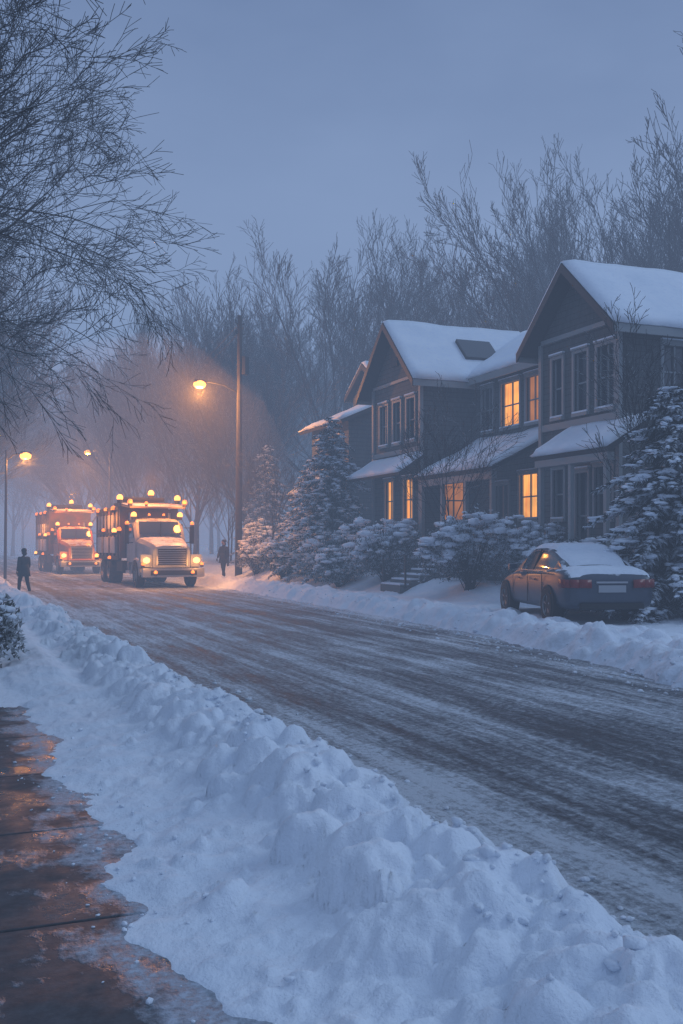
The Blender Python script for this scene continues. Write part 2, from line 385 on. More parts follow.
sap=bare_tree('sapling_mesh',6.2,9,4,trunkf=.3,nch=(9,7,5,3),rmin=.006,ang=(34,32,32,32,32),mt=M_bark,rk=.009,lr=(.7,.5,.5,.5,.5))
sh=zmax(sap)[:,2].max()
for x,y,h in ((13.5,25.4,6.0),(14.3,17.8,6.9),(13.2,41,6),(13.2,48,7),(15,54,8),(13.5,57,9)):
    o=link(bpy.data.objects.new('sapling',sap)); o.location=(x,y,hz(x,y)); o.scale=(h/sh,)*3; o.rotation_euler=(0,0,x*3+y)
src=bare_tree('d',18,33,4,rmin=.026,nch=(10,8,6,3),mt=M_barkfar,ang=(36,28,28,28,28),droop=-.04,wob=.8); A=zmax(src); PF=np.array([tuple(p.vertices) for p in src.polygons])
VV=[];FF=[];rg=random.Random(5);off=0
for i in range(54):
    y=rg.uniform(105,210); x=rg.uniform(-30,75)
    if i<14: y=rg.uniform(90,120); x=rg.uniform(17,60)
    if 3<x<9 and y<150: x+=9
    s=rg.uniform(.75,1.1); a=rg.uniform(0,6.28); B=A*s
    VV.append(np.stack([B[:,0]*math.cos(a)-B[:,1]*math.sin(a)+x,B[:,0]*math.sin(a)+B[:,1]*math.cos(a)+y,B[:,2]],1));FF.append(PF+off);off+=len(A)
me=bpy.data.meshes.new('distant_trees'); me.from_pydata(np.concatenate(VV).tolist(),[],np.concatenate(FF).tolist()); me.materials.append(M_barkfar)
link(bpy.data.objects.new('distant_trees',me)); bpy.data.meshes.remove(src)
# ------------------------------------------------------------------ evergreens & shrubs
def spruce(name,x,y,Ht,R,seed,dz=.24):
    rg=random.Random(seed); g=hz(x,y); mb=MB((x,y,g))
    mb.cyl((x,y,g-.2),(x,y,g+Ht),Ht*.022,.01,7,1)
    z=.2
    while z<Ht*.985:
        fr=1-z/Ht; n=int(6+5*fr)
        a0=rg.uniform(0,6)
        for k in range(n):
            a=a0+2*math.pi*k/n+rg.uniform(-.25,.25); L=R*(fr**.72)*rg.uniform(.66,1.14)+.06
            d=Vector((math.cos(a),math.sin(a),0)); side=Vector((-d.y,d.x,0))
            P=Vector((x,y,g+z+rg.uniform(-.08,.08))); slope=rg.uniform(-.02,.32)*(.4+z/Ht)
            steps=max(3,int(L/.09)); prev=P
            for i in range(1,steps+1):
                s=i/steps; q=P+d*(L*s)+Vector((0,0,L*(slope*s-.42*s*s)))
                mb.cyl(prev,q,.012,.010,3,1,False)
                tl=(.46*(1-.6*s))*min(1,.5+L*.5)
                for sg in (-1,1):
                    for r_ in range(4):
                        dv=(d*rg.uniform(.35,.9)+side*sg*rg.uniform(.3,1)+Vector((0,0,rg.uniform(-.8,.08)))).normalized()
                        l=tl*rg.uniform(.5,1.05); w=rg.uniform(.020,.042)
                        wd=dv.cross(Vector((rg.uniform(-.5,.5),rg.uniform(-.5,.5),1))).normalized()*w
                        m_=q+dv*l*.5+Vector((0,0,.02)); e_=q+dv*l+Vector((0,0,-.05*l))
                        mb.add([q-wd*.4,q+wd*.4,m_+wd,e_,m_-wd],[(0,1,2,3,4)],0)
                if rg.random()<.62 and s>.25:
                    r=rg.uniform(.06,.125)*(1.15-.4*s)*min(1,.55+.4*L)
                    off=side*rg.uniform(-.7,.7)*tl*.6
                    aa=a+rg.uniform(-.7,.7)
                    mb.blob((q.x+off.x,q.y+off.y,q.z+r*.25-abs(off.length)*.15),r,2,(rg.uniform(1.3,2.8),rg.uniform(.7,1.1),rg.uniform(.32,.5)),rg,.3,(math.cos(aa),math.sin(aa)))
                prev=q
        z+=dz*(.6+.5*fr)
    return mb.build(name,[M_needle,M_bark,M_snow],smooth=True,loc=(x,y,g))
spruce('fir_tree',13.7,16.3,4.7,2.35,3,.27)
spruce('fir_tree',15.6,17.0,5.6,1.8,13,.3)
spruce('fir_tree',13.4,34.4,5.8,2.2,5,.27)
spruce('fir_tree',13.9,38.4,4.2,1.5,6,.3)
spruce('fir_tree',16.2,51,6.5,2.0,8,.36)
def shrub(name,x,y,rx,ry,h,seed,n=5200,snow=210):
    rg=random.Random(seed); g=hz(x,y)-.05; mb=MB((x,y,g))
    lob=[(rg.uniform(-.62,.62),rg.uniform(-.62,.62),rg.uniform(.25,.66),rg.uniform(.26,.44)) for _ in range(17)]+[(0,0,.5,.5)]
    def pt():
        l=rg.choice(lob); u=rg.uniform(0,6.28); c=rg.uniform(-.5,1); s=math.sqrt(max(0,1-c*c)); rr=l[3]*rg.uniform(.72,1.08)
        return Vector((l[0]+rr*s*math.cos(u),l[1]+rr*s*math.sin(u),max(.02,l[2]+rr*c*.9))),Vector((s*math.cos(u),s*math.sin(u),c))
    for i in range(60):
        a=rg.uniform(0,6.28);e=rg.uniform(.3,1)
        mb.cyl((x+rg.uniform(-.1,.1),y+rg.uniform(-.1,.1),g),(x+rx*.9*math.cos(a)*e,y+ry*.9*math.sin(a)*e,g+h*(1.08-.5*e)),.014,.006,3,1,False)
    for i in range(n):
        p,nn=pt(); q=Vector((x+p.x*rx,y+p.y*ry,g+p.z*h))
        l=rg.uniform(.04,.095); a=(nn+Vector((rg.gauss(0,.8),rg.gauss(0,.8),rg.gauss(0,.8)))).normalized(); b=a.orthogonal().normalized()*l*.5
        mb.add([q-b,q+a*l*.4-b*.2,q+a*l,q+b],[(0,1,2,3)],0)
    for i in range(snow):
        p,nn=pt()
        if nn.z<.2: continue
        r=rg.uniform(.05,.135)*min(1.25,h/1.4); aa=rg.uniform(0,6.28)
        mb.blob((x+p.x*rx,y+p.y*ry,g+p.z*h+r*.1),r,2,(rg.uniform(1.1,2.0),rg.uniform(.8,1.2),rg.uniform(.35,.6)),rg,.3,(math.cos(aa),math.sin(aa)))
    return mb.build(name,[M_leaf,M_bark,M_snow],smooth=True,loc=(x,y,g))
for i,(x,y,rx,ry,h) in enumerate([(12.9,23.1,1.45,1.35,2.1),(13.0,28.7,1.3,1.3,2.1),(12.8,33.0,1.25,1.3,1.9),(12.4,31.0,.9,.9,1.3),(12.5,37.2,1.1,1.2,1.6),(14.5,22.0,1.0,.9,1.7),(14.3,20.2,.9,.8,1.5),(12.7,41.5,1.0,1.2,1.7),(14.2,46,1.2,1.3,2.4),(14.0,29.9,.6,.9,1.9),(.22,13.6,.75,.9,1.0),(14.0,13.3,.9,1.0,1.1),(13.3,35.3,.9,1,1.9),(14.0,24.9,.8,.7,1.5)]):
    shrub('snowy_shrub',x,y,rx,ry,h,40+i,n=6500,snow=430 if i!=10 else 420)
# ------------------------------------------------------------------ houses
class House:
    def __init__(s,name,loc,side):
        s.e=empty(name,loc); s.loc=loc; s.side=side
        s.w=MB(loc);s.t=MB(loc);s.g=MB(loc);s.r=MB(loc);s.sn=MB(loc)
    def wall(s,o,u,n,w,z0,z1,holes=(),mt=0):
        o=Vector(o);u=Vector(u);n=Vector(n)
        us=sorted({0,w}|{h[0] for h in holes}|{h[1] for h in holes}); zs=sorted({z0,z1}|{h[2] for h in holes}|{h[3] for h in holes})
        P=lambda a,z,d=0:o+u*a+n*d+Vector((0,0,z))
        for i in range(len(us)-1):
            for j in range(len(zs)-1):
                cu=(us[i]+us[i+1])/2;cz=(zs[j]+zs[j+1])/2
                if any(h[0]<cu<h[1] and h[2]<cz<h[3] for h in holes): continue
                s.w.poly([P(us[i],zs[j]),P(us[i+1],zs[j]),P(us[i+1],zs[j+1]),P(us[i],zs[j+1])],mt)
        for h in holes:
            a,b,c,d=h[:4]; kind=h[4]; dp=-.14
            for q in ([P(a,c),P(b,c),P(b,c,dp),P(a,c,dp)],[P(a,d),P(b,d),P(b,d,dp),P(a,d,dp)],[P(a,c),P(a,d),P(a,d,dp),P(a,c,dp)],[P(b,c),P(b,d),P(b,d,dp),P(b,c,dp)]): s.w.poly(q,mt)
            s.g.poly([P(a,c,-.10),P(b,c,-.10),P(b,d,-.10),P(a,d,-.10)],{'d':0,'l':1,'m':2}[kind])
            fw=.085; T=s.t.obox
            T(o,u,n,a-fw,a,-.02,.05,c-fw,d+fw,0);T(o,u,n,b,b+fw,-.02,.05,c-fw,d+fw,0)
            T(o,u,n,a,b,-.02,.048,d,d+fw,0);T(o,u,n,a-fw*.6,b+fw*.6,-.02,.09,c-fw,c,0)
            T(o,u,n,a-fw,b+fw,-.02,.10,d+fw+.002,d+fw+.04,0)
            s.sn.obox(o,u,n,a-fw*.5,b+fw*.5,0,.085,c+.001,c+.045,0)
            s.sn.obox(o,u,n,a-fw,b+fw,0,.095,d+fw+.042,d+fw+.08,0)
            sw=.04
            T(o,u,n,a,b,-.095,-.05,(c+d)/2-sw/2,(c+d)/2+sw/2,0)
            T(o,u,n,a,a+sw,-.095,-.05,c,d,0);T(o,u,n,b-sw,b,-.095,-.05,c,d,0)
            if b-a>.62: T(o,u,n,(a+b)/2-sw/2,(a+b)/2+sw/2,-.094,-.045,c,d,0)
    def slab(s,a,b,c,d,th=.14,snow=.17,nu=24,nv=10,bare=None):
        a,b,c,d=[Vector(v) for v in (a,b,c,d)]
        n=(b-a).cross(d-a).normalized()
        if n.z<0: n=-n
        lo=[v-n*th for v in (a,b,c,d)]
        s.r.add([a,b,c,d]+lo,[(0,1,2,3),(4,7,6,5),(0,4,5,1),(1,5,6,2),(2,6,7,3),(3,7,4,0)],0)
        W=(b-a).length
        vs=[]
        for j in range(nv+1):
            for i in range(nu+1):
                u=i/nu;v=j/nv; p=a.lerp(b,u).lerp(d.lerp(c,u),v)
                eu=min(u,1-u)*W; ev=v*(d-a).length
                k=min(1,(min(eu,ev)+.02)/.14)**.5
                hgt=snow*k*(1+.6*float(fbm(np.array([p.x*.9+p.z]),np.array([p.y*.9]),3,3)[0]))+.004
                q=p+n*hgt
                if ev<.01: q=q+(a-d).normalized()*.05*(1+.8*math.sin(p.y*5+p.x*4))
                vs.append(q)
        b0=len(vs); fs=[(j*(nu+1)+i,j*(nu+1)+i+1,(j+1)*(nu+1)+i+1,(j+1)*(nu+1)+i) for j in range(nv) for i in range(nu)]
        per=[i for i in range(nu+1)]+[j*(nu+1)+nu for j in range(1,nv+1)]+[nv*(nu+1)+i for i in range(nu-1,-1,-1)]+[j*(nu+1) for j in range(nv-1,0,-1)]
        for k in per:
            j,i=divmod(k,nu+1); vs.append(a.lerp(b,i/nu).lerp(d.lerp(c,i/nu),j/nv)+n*.003)
        m=len(per)
        for q in range(m): fs.append((per[q],b0+q,b0+(q+1)%m,per[(q+1)%m]))
        s.sn.add(vs,fs,1)
    def done(s):
        s.w.build('walls',[s.side,M_fnd],s.e); s.t.build('trim',[M_trim,M_trimd],s.e); s.g.build('windows',[M_glassd,M_lit,M_litdim],s.e)
        s.r.build('roof',[M_trimd],s.e); ob=s.sn.build('roof_snow',[M_snow,M_roofsnow],s.e,smooth=False)
        for p in ob.data.polygons:
            if p.material_index==1: p.use_smooth=True
def gable_front(h,X,y0,y1,zt,zp,Xback,ov=.45,fo=.5,snow=.17):
    ym=(y0+y1)/2; sl=(zp-zt)/(ym-y0)
    h.w.poly([(X,y0,zt),(X,y1,zt),(X,ym,zp-.02)],0); h.w.poly([(Xback,y0,zt),(Xback,y1,zt),(Xback,ym,zp-.02)],0)
    for ya,sg in ((y0,-1),(y1,1)):
        ye=ya+sg*ov; ze=zt-sl*ov
        h.slab((X-fo,ye,ze+.14),(Xback,ye,ze+.14),(Xback,ym,zp+.14),(X-fo,ym,zp+.14),snow=snow,nu=36)
        h.t.add([(X-fo-.03,ye,ze-.10),(X-fo-.03,ye,ze+.13),(X-fo-.03,ym,zp+.13),(X-fo-.03,ym,zp-.12),(X-fo+.02,ye,ze-.10),(X-fo+.02,ye,ze+.13),(X-fo+.02,ym,zp+.13),(X-fo+.02,ym,zp-.12)],[(0,1,2,3),(7,6,5,4),(0,4,5,1),(3,2,6,7),(0,3,7,4)],1)
        h.t.box(X-fo,Xback,min(ye,ye+sg*.05),max(ye,ye+sg*.05),ze-.08,ze+.12,0)
Yu=(0,1,0);Xu=(1,0,0);NX=(-1,0,0);NY=(0,-1,0);PY=(0,1,0)
def post(h,x,y,z0,z1,w=.11): h.t.box(x-w/2,x+w/2,y-w/2,y+w/2,z0,z1,0)
# house 1
h=House('shingle_house',(20,22,.5),M_side1)
h.wall((15.3,20,0),Yu,NX,3.4,.3,7.2,[(.17,.85,5.05,6.6,'d'),(1.27,1.83,5.05,6.6,'d'),(2.37,2.83,5.05,6.6,'d'),(2.3,2.8,2.35,3.65,'d'),(.25,.95,2.3,3.6,'d'),(1.25,1.75,1.3,3.5,'d')])
h.wall((15.3,20,0),Xu,NY,11,.3,7.2,[(1.3,2.1,5.3,6.6,'d'),(4,5,5.3,6.6,'d'),(1.2,2.3,2.3,3.6,'m')])
h.wall((15.3,23.4,0),Xu,PY,11,.3,7.2)
gable_front(h,15.3,20,23.4,7.2,8.75,26.3,.45,.5,.14)
h.t.box(15.24,15.34,19.94,20.08,.4,7.1,0); h.t.box(15.24,15.34,23.32,23.46,.4,7.1,0)
h.t.box(15.22,15.297,20.09,23.31,7.08,7.2,0); h.t.box(15.25,15.297,20.09,23.31,4.72,4.9,0); h.t.box(15.35,26,19.93,19.997,4.72,4.86,0)
h.slab((14.1,18.9,3.9),(14.1,22.0,3.9),(15.29,22.0,4.6),(15.29,18.9,4.6),th=.12,snow=.15)
for y in (19.1,20.5,21.8): post(h,14.25,y,.8,3.78)
h.t.box(14.15,14.35,18.95,21.95,3.62,3.79,0)
h.w.box(14.1,15.29,19,22.0,.4,.95,1)
h.w.box(20.5,21.3,21.3,22.0,8.0,9.6,1)
h.done()
# house 2
h=House('gabled_house',(17,29,.6),M_side2)
h.wall((14.6,29.4,0),Yu,NX,3.8,.4,7.3,[(.4,1.0,5.15,6.55,'d'),(1.5,2.07,5.15,6.55,'d'),(2.57,3.2,5.15,6.55,'d'),(.55,1.25,2.5,3.85,'l'),(2.07,2.75,2.5,3.85,'l')])
h.wall((14.6,29.4,0),Xu,NY,2.0,.4,7.3,[(.85,1.65,2.45,3.8,'m')])
h.wall((14.6,33.2,0),Xu,PY,8,.4,7.3)
h.wall((16.6,24.7,0),Yu,NX,4.7,.4,7.3,[(3.48,4.13,5.35,6.75,'d'),(1.86,2.93,5.35,6.75,'l'),(.75,1.47,5.35,6.75,'m'),(.85,1.85,2.45,3.8,'l'),(2.5,3.3,1.25,3.55,'d')])
h.wall((16.6,24.7,0),Xu,NY,6,.4,7.3,[(1,2,5.3,6.6,'d')])
h.w.poly([(16.6,24.7,7.3),(22.6,24.7,7.3),(19.6,24.7,9.1)],0)
gable_front(h,14.6,29.4,33.2,7.3,9.15,19.6,.45,.5,.14)
h.slab((16.12,24.3,7.1),(16.12,33.6,7.1),(19.6,33.6,9.22),(19.6,24.3,9.22),snow=.15,nu=40)
h.slab((23.1,24.3,7.1),(23.1,33.6,7.1),(19.6,33.6,9.22),(19.6,24.3,9.22),snow=.15,nu=20)
h.t.box(16.08,16.13,24.3,29.2,6.88,7.1,0)
for (x,y) in ((14.57,29.4),(14.57,33.2)): h.t.box(x-.03,x+.09,y-.07,y+.07,.5,7.2,0)
h.t.box(16.55,16.66,24.63,24.75,.5,7.0,0)
h.t.box(14.52,14.597,29.48,33.12,7.2,7.3,0); h.t.box(14.55,14.597,29.48,33.12,4.75,4.9,0)
h.t.box(14.5,14.59,31.05,31.55,7.8,8.3,1)
h.slab((13.7,29.2,4.0),(13.7,33.4,4.0),(14.59,33.4,4.6),(14.59,29.2,4.6),th=.1,snow=.13)
h.slab((14.3,24.4,3.85),(14.3,29.18,3.85),(16.59,29.18,5.0),(16.59,24.4,5.0),th=.12,snow=.15)
h.t.box(14.38,14.55,24.5,29.1,3.52,3.73,0)
for y in (24.6,26.1,27.6,29.0): post(h,14.46,y,.9,3.52)
h.w.box(14.3,16.59,24.5,29.2,.4,1.05,1)
sl=(9.15-7.3)/1.9
def on(X,Y,up): 
    n=Vector((0,-sl,1)).normalized(); return Vector((X,Y,7.3+(Y-29.4)*sl+.14))+n*up
q=[on(16.4,29.75,0),on(17.7,29.75,0),on(17.7,30.5,0),on(16.4,30.5,0)];q2=[on(16.4,29.75,.27),on(17.7,29.75,.27),on(17.7,30.5,.27),on(16.4,30.5,.27)]
h.t.add(q+q2,[(0,1,5,4),(1,2,6,5),(2,3,7,6),(3,0,4,7)],1); h.g.add(q2,[(0,1,2,3)],0)
h.w.box(20.3,21.0,27,27.7,8.4,9.8,1)
for i in range(5): 
    h.w.box(12.35+i*.33,12.7+i*.33,26.2,27.6,.25,.48+i*.14,1); h.sn.box(12.36+i*.33,12.66+i*.33,26.25,27.55,.482+i*.14,.53+i*.14,0)
for y in (26.12,27.68):
    for i in (0,4): h.t.box(12.45+i*.33,12.5+i*.33,y-.025,y+.025,.4,1.35+i*.14,1)
    h.t.cyl((12.47,y,1.33),(13.8,y,1.9),.025,.025,6,1)
h.done()
# house 3
h=House('clapboard_house',(18,39,.5),M_side3)
h.wall((15,36.6,0),Yu,NX,4.2,.4,6.7,[(.6,1.3,4.8,6.0,'d'),(2.7,3.4,4.8,6.0,'d'),(.6,1.4,2.2,3.6,'d'),(2.6,3.5,2.2,3.6,'l')])
h.wall((15,36.6,0),Xu,NY,6,.4,6.7,[(1.2,2,4.8,6.0,'d')])
h.w.poly([(15,36.6,6.7),(21,36.6,6.7),(18,36.6,8.0)],0)
h.slab((14.5,36.2,6.55),(14.5,41.1,6.55),(18,41.1,8.05),(18,36.2,8.05),snow=.14)
h.slab((21.5,36.2,6.55),(21.5,41.1,6.55),(18,41.1,8.05),(18,36.2,8.05),snow=.14)
h.wall((17.4,38.5,0),Yu,NX,3.4,6,8.4,[(.8,1.5,7.7,8.3,'d')]); h.wall((17.4,38.5,0),Xu,NY,5,6,8.4)
gable_front(h,17.4,38.5,41.9,8.4,9.45,22,.3,.3,.13)
h.slab((13.9,36.5,3.8),(13.9,40.8,3.8),(14.99,40.8,4.4),(14.99,36.5,4.4),th=.1,snow=.13)
h.done()
# ------------------------------------------------------------------ utility pole & lamps
M_wood=coated('pole_wood',(.05,.045,.04),(.035,.03,.028),.9,.7,1,.5)
M_metal=mat('dark_metal',(.05,.05,.055),.5,.6)
def emis(name,col,s):
    m=mat(name,(.3,.2,.1),.4,emit=col,estr=s); m.cycles.emission_sampling='NONE'; return m
M_sodium=emis('sodium_lamp',(1,.36,.06),5); M_amber=emis('amber_lamp',(1,.17,.012),2.6); M_hot=emis('amber_beacon',(1,.34,.06),4.5); M_head=emis('headlamp',(1,.42,.12),4.5); M_red=mat('tail_lamp',(.20,.012,.012),.3)
def lamp(name,x,y,zt,zl,arm,r=.14,wood=True,power=700,dx=-1):
    g=hz(x,y); e=empty(name,(x,y,g)); mb=MB()
    mb.cyl((0,0,-.2),(.06,0,zt-g),r,r*.62,10,0 if wood else 1)
    pts=[Vector((0,0,zl-g-.35)),Vector((dx*arm*.4,0,zl-g-.02)),Vector((dx*arm*.8,0,zl-g+.08)),Vector((dx*arm,0,zl-g+.06))]
    for a,b in zip(pts,pts[1:]): mb.cyl(a,b,.035,.03,6,1)
    ex=dx*arm
    mb.add([(ex-.32,-.13,zl-g+.02),(ex+.25,-.10,zl-g+.02),(ex+.25,.10,zl-g+.02),(ex-.32,.13,zl-g+.02),(ex-.26,-.09,zl-g+.16),(ex+.22,-.06,zl-g+.14),(ex+.22,.06,zl-g+.14),(ex-.26,.09,zl-g+.16)],[(0,1,2,3),(4,7,6,5),(0,4,5,1),(1,5,6,2),(2,6,7,3),(3,7,4,0)],1)
    if wood and zt-zl>2:
        mb.cyl((.28,0,zl-g+.5),(.28,0,zl-g+1.3),.2,.2,10,1)
        for zz in (.35,.8): 
            mb.box(-.12,.28,-.04,.04,zt-g-zz-.05,zt-g-zz,1); mb.cyl((-.12,0,zt-g-zz),(-.12,0,zt-g-zz+.16),.04,.03,6,1)
    mb.build('pole',[M_wood,M_metal],e,smooth=False)
    b=MB(); b.blob((ex-.04,0,zl-g-.06),.24,0,(1.2,.85,.8),random.Random(1),0); b.build('lens',[M_sodium],e,smooth=True)
    point('lamp_light',(ex-.04,0,zl-g-.46),power,(1,.38,.08),.12,e)
lamp('street_lamp',12.5,43.6,12.0,8.85,1.75,r=.17,power=2300)
lamp('street_lamp',12.1,78,11,8.8,1.6,power=2600)
lamp('street_lamp',12.1,112,11,8.8,1.8,power=1500)
lamp('street_lamp',2.95,51.5,6.3,6.1,1.0,r=.08,wood=False,power=450,dx=1)
mb=MB()
for xx in (-.1,.25):
    pr=None
    for i in range(21):
        s=i/20; q=Vector((12.5+xx-.4*s,43.6+34.4*s,11.5-1.0*s-1.6*4*s*(1-s)*.5))
        if pr is not None: mb.cyl(pr,q,.012,.012,3,0,False)
        pr=q
mb.build('power_line',[M_metal])
# ------------------------------------------------------------------ trucks
M_cab=coated('cab_paint',(.36,.37,.40),(.28,.29,.31),.4,.75,1.0,.8,3); M_cabo=coated('cab_paint_orange',(.42,.14,.04),(.33,.11,.03),.4,.75,1.0,.8,3)
M_bodyr=coated('truck_body',(.17,.07,.055),(.07,.08,.10),.55,.75,1.0,.9,1.6)
M_black=mat('black_rubber',(.02,.02,.02),.8); M_chrome=mat('chrome',(.4,.4,.42),.3,.9); M_grille=mat('grille',(.03,.03,.035),.4,.5)
M_rim=mat('rim',(.25,.25,.26),.4,.7)
def wheel(mb,x,y,r,w,mt=0,mr=1,sgn=1):
    n=26
    prof=[(-w/2,r*.6),(-w/2,r*.9),(-w*.38,r),(w*.38,r),(w/2,r*.9),(w/2,r*.62),(w*.30,r*.58),(w*.22,r*.2),(w*.32,r*.12),(w*.32,0.001)]
    vs=[]
    for a,b in prof:
        for i in range(n):
            t=2*math.pi*i/n; vs.append((x+sgn*a,y+b*math.cos(t),r+b*math.sin(t)))
    for j in range(len(prof)-1):
        mb.add([vs[k] for k in range(j*n,(j+2)*n)],[(i,(i+1)%n,n+(i+1)%n,n+i) for i in range(n)],mr if j>=5 else mt)
    for i in range(5):
        t=2*math.pi*i/5+.3
        mb.cyl((x+sgn*w*.29,y+r*.12*math.cos(t),r+r*.12*math.sin(t)),(x+sgn*w*.34,y+r*.55*math.cos(t),r+r*.55*math.sin(t)),r*.07,r*.09,5,mr)
def loft(mb,secs,mt=0,cap=True):
    n=len(secs[0])
    vs=[p for s in secs for p in s]; fs=[]
    for j in range(len(secs)-1):
        for i in range(n): fs.append((j*n+i,j*n+(i+1)%n,(j+1)*n+(i+1)%n,(j+1)*n+i))
    if cap: fs+=[tuple(range(n-1,-1,-1)),tuple(range((len(secs)-1)*n,len(secs)*n))]
    mb.add(vs,fs,mt)
def truck(loc,rz,cab,bodyh=3.25,seed=1,L=9.2,k=1.0):
    e=empty('snow_plow_truck',loc,rz); rg=random.Random(seed)
    ch=MB(); ch.box(-.45,.45,.2,L,.62,.86,0)
    for y in (1.15,L-3.0,L-1.6): ch.cyl((-1,y,.5),(1,y,.5),.09,.09,8,0)
    for x in (-.95,.95): ch.box(x-.28,x+.28,3.3,4.5,.55,1.0,0)
    ch.build('chassis',[M_black],e,bevel=.02)
    wb=MB()
    for sg in (-1,1):
        wheel(wb,sg*1.03,1.15,.52,.30,0,1,sg)
        for y in (L-3.0,L-1.6): wheel(wb,sg*.98,y,.52,.55,0,1,sg)
    wb.build('wheels',[M_black,M_rim],e,smooth=False)
    hb=MB()
    def sec(y,w,z0,z1,c=.12): return [(-w,y,z0),(-w,y,z1-c*1.6),(-w+c,y,z1-c*.4),(-w*.4,y,z1),(w*.4,y,z1),(w-c,y,z1-c*.4),(w,y,z1-c*1.6),(w,y,z0)]
    loft(hb,[sec(.02,.72,.78,1.62),sec(.35,.78,.78,1.74),sec(1.0,.88,.8,1.86),sec(1.85,.98,.85,1.98)],0)
    for sg in (-1,1):
        secs=[]
        for i in range(9):
            a=math.pi*i/8; yy=1.15-math.cos(a)*.80; zz=.52+math.sin(a)*.66
            yi=1.15-math.cos(a)*.62; zi=.52+math.sin(a)*.56
            secs.append([(sg*.72,yy,zz),(sg*1.16,yy,zz-.03),(sg*1.20,yy,zz-.10),(sg*1.19,yi,zi),(sg*.72,yi,zi)])
        loft(hb,secs,0)
        hb.box(sg*.98-.22,sg*.98+.22,.10,.45,.80,1.28,0)
    z0=.95
    loft(hb,[sec(1.86,1.0,z0,1.99),sec(1.87,1.02,z0,2.0,.1),sec(2.28,1.02,z0,2.62,.14),sec(2.6,1.03,z0,2.74,.14),sec(3.45,1.03,z0,2.76,.14),sec(3.6,1.0,z0,2.70,.14)],0)
    hb.box(-1.05,1.05,3.0,3.58,.55,.94,0)
    hb.build('cab',[cab],e,bevel=.02)
    g=MB()
    g.add([(-.86,1.825,2.06),(.86,1.825,2.06),(.80,2.235,2.60),(-.80,2.235,2.60)],[(0,1,2,3)],0)
    for sg in (-1,1):
        g.add([(sg*1.045,2.15,1.95),(sg*1.045,3.2,1.9),(sg*1.045,3.2,2.50),(sg*1.045,2.38,2.52)],[(0,1,2,3)],0)
    g.build('glass',[M_glassd],e)
    f=MB()
    f.box(-.56,.56,-.035,.03,.88,1.50,0)
    for i in range(7): f.box(-.54,.54,-.05,-.036,.92+i*.083,.945+i*.083,1)
    f.box(-.60,-.56,-.055,.03,.84,1.54,1); f.box(.56,.60,-.055,.03,.84,1.54,1); f.box(-.60,.60,-.055,.03,1.50,1.56,1)
    f.box(-1.2,1.2,-.30,-.06,.42,.76,1); f.box(-.9,.9,-.33,-.301,.50,.68,0)
    f.box(-.02,.02,1.80,1.86,2.02,2.6,0)
    for sg in (-1,1):
        f.cyl((sg*1.05,2.15,2.35),(sg*1.32,2.0,2.35),.02,.02,5,0); f.cyl((sg*1.05,2.15,1.75),(sg*1.32,2.0,1.75),.02,.02,5,0)
        f.box(sg*1.33-.09,sg*1.33+.09,1.97,2.05,1.7,2.4,0)
        f.cyl((sg*.82,3.75,.9),(sg*.82,3.75,3.0),.07,.07,8,1)
        f.box(sg*.9-.25,sg*.9+.25,2.3,3.1,.5,.62,1)
    f.build('grille_and_trim',[M_grille,M_chrome],e,bevel=.008)
    d=MB(); y0=3.95
    d.box(-1.2,1.2,y0,L,1.12,bodyh,0)
    d.box(-1.24,1.24,y0-.06,y0+.06,1.1,bodyh+.22,0)
    for i in range(7):
        y=y0+.25+i*(L-y0-.4)/6
        for sg in (-1,1): d.box(sg*1.2-.06,sg*1.2+.06,y-.05,y+.05,1.05,bodyh+.03,1)
    for sg in (-1,1):
        d.box(sg*1.22-.05,sg*1.22+.05,y0,L,bodyh-.08,bodyh+.06,1); d.box(sg*1.2-.07,sg*1.2+.07,y0,L,1.02,1.18,1); d.box(sg*1.2-.045,sg*1.2+.045,y0,L,2.1,2.2,1)
        for q in range(3): d.box(sg*1.2-.09,sg*1.2+.09,y0+.7+q*1.5,y0+1.7+q*1.5,1.3,2.0,3)
        for q in range(2): d.box(sg*1.2-.03,sg*1.2+.03,y0+.9+q*2.2,y0+2.6+q*2.2,2.35,2.95,3)
    d.add([(-1.15,2.3,bodyh+.02),(1.15,2.3,bodyh+.02),(1.2,y0,bodyh+.2),(-1.2,y0,bodyh+.2),(-1.15,2.3,bodyh-.06),(1.15,2.3,bodyh-.06),(1.2,y0,bodyh+.1),(-1.2,y0,bodyh+.1)],[(0,1,2,3),(4,7,6,5),(0,4,5,1),(1,5,6,2),(3,2,6,7),(0,3,7,4)],0)
    d.box(-.8,.6,y0+.8,y0+3.4,bodyh,bodyh+.32,1); d.cyl((-.9,y0+1,bodyh+.4),(.9,y0+1,bodyh+.4),.1,.1,8,1)
    for i in range(30): d.blob((rg.uniform(-1,1),rg.uniform(y0+.2,L-.2),bodyh+.02),rg.uniform(.12,.3),2,(1,1.3,.4),rg,.2)
    d.build('dump_body',[M_bodyr,M_black,M_snow,M_cab],e,bevel=.015)
    lb=MB(); hd=MB(); am=[]
    for sg in (-1,1):
        hd.blob((sg*.98,.05,1.06),.13,0,(1.1,.5,.9),rg,0)
        am+=[(sg*.72,-.36,.60,.08,0),(sg*1.15,-.12,.92,.08,0),(sg*1.33,1.95,2.52,.09,0),(sg*.95,2.45,2.87,.13,1),(sg*1.12,2.35,bodyh+.19,.12,0),(sg*1.22,3.9,bodyh+.42,.15,1),(sg*1.26,3.88,2.3,.11,0)]
    for y,r in ((4.9,.12),(6.6,.10),(8.4,.12)): am+=[(-1.29,y,bodyh+.0,r,0),(1.29,y,bodyh+.0,r,0)]
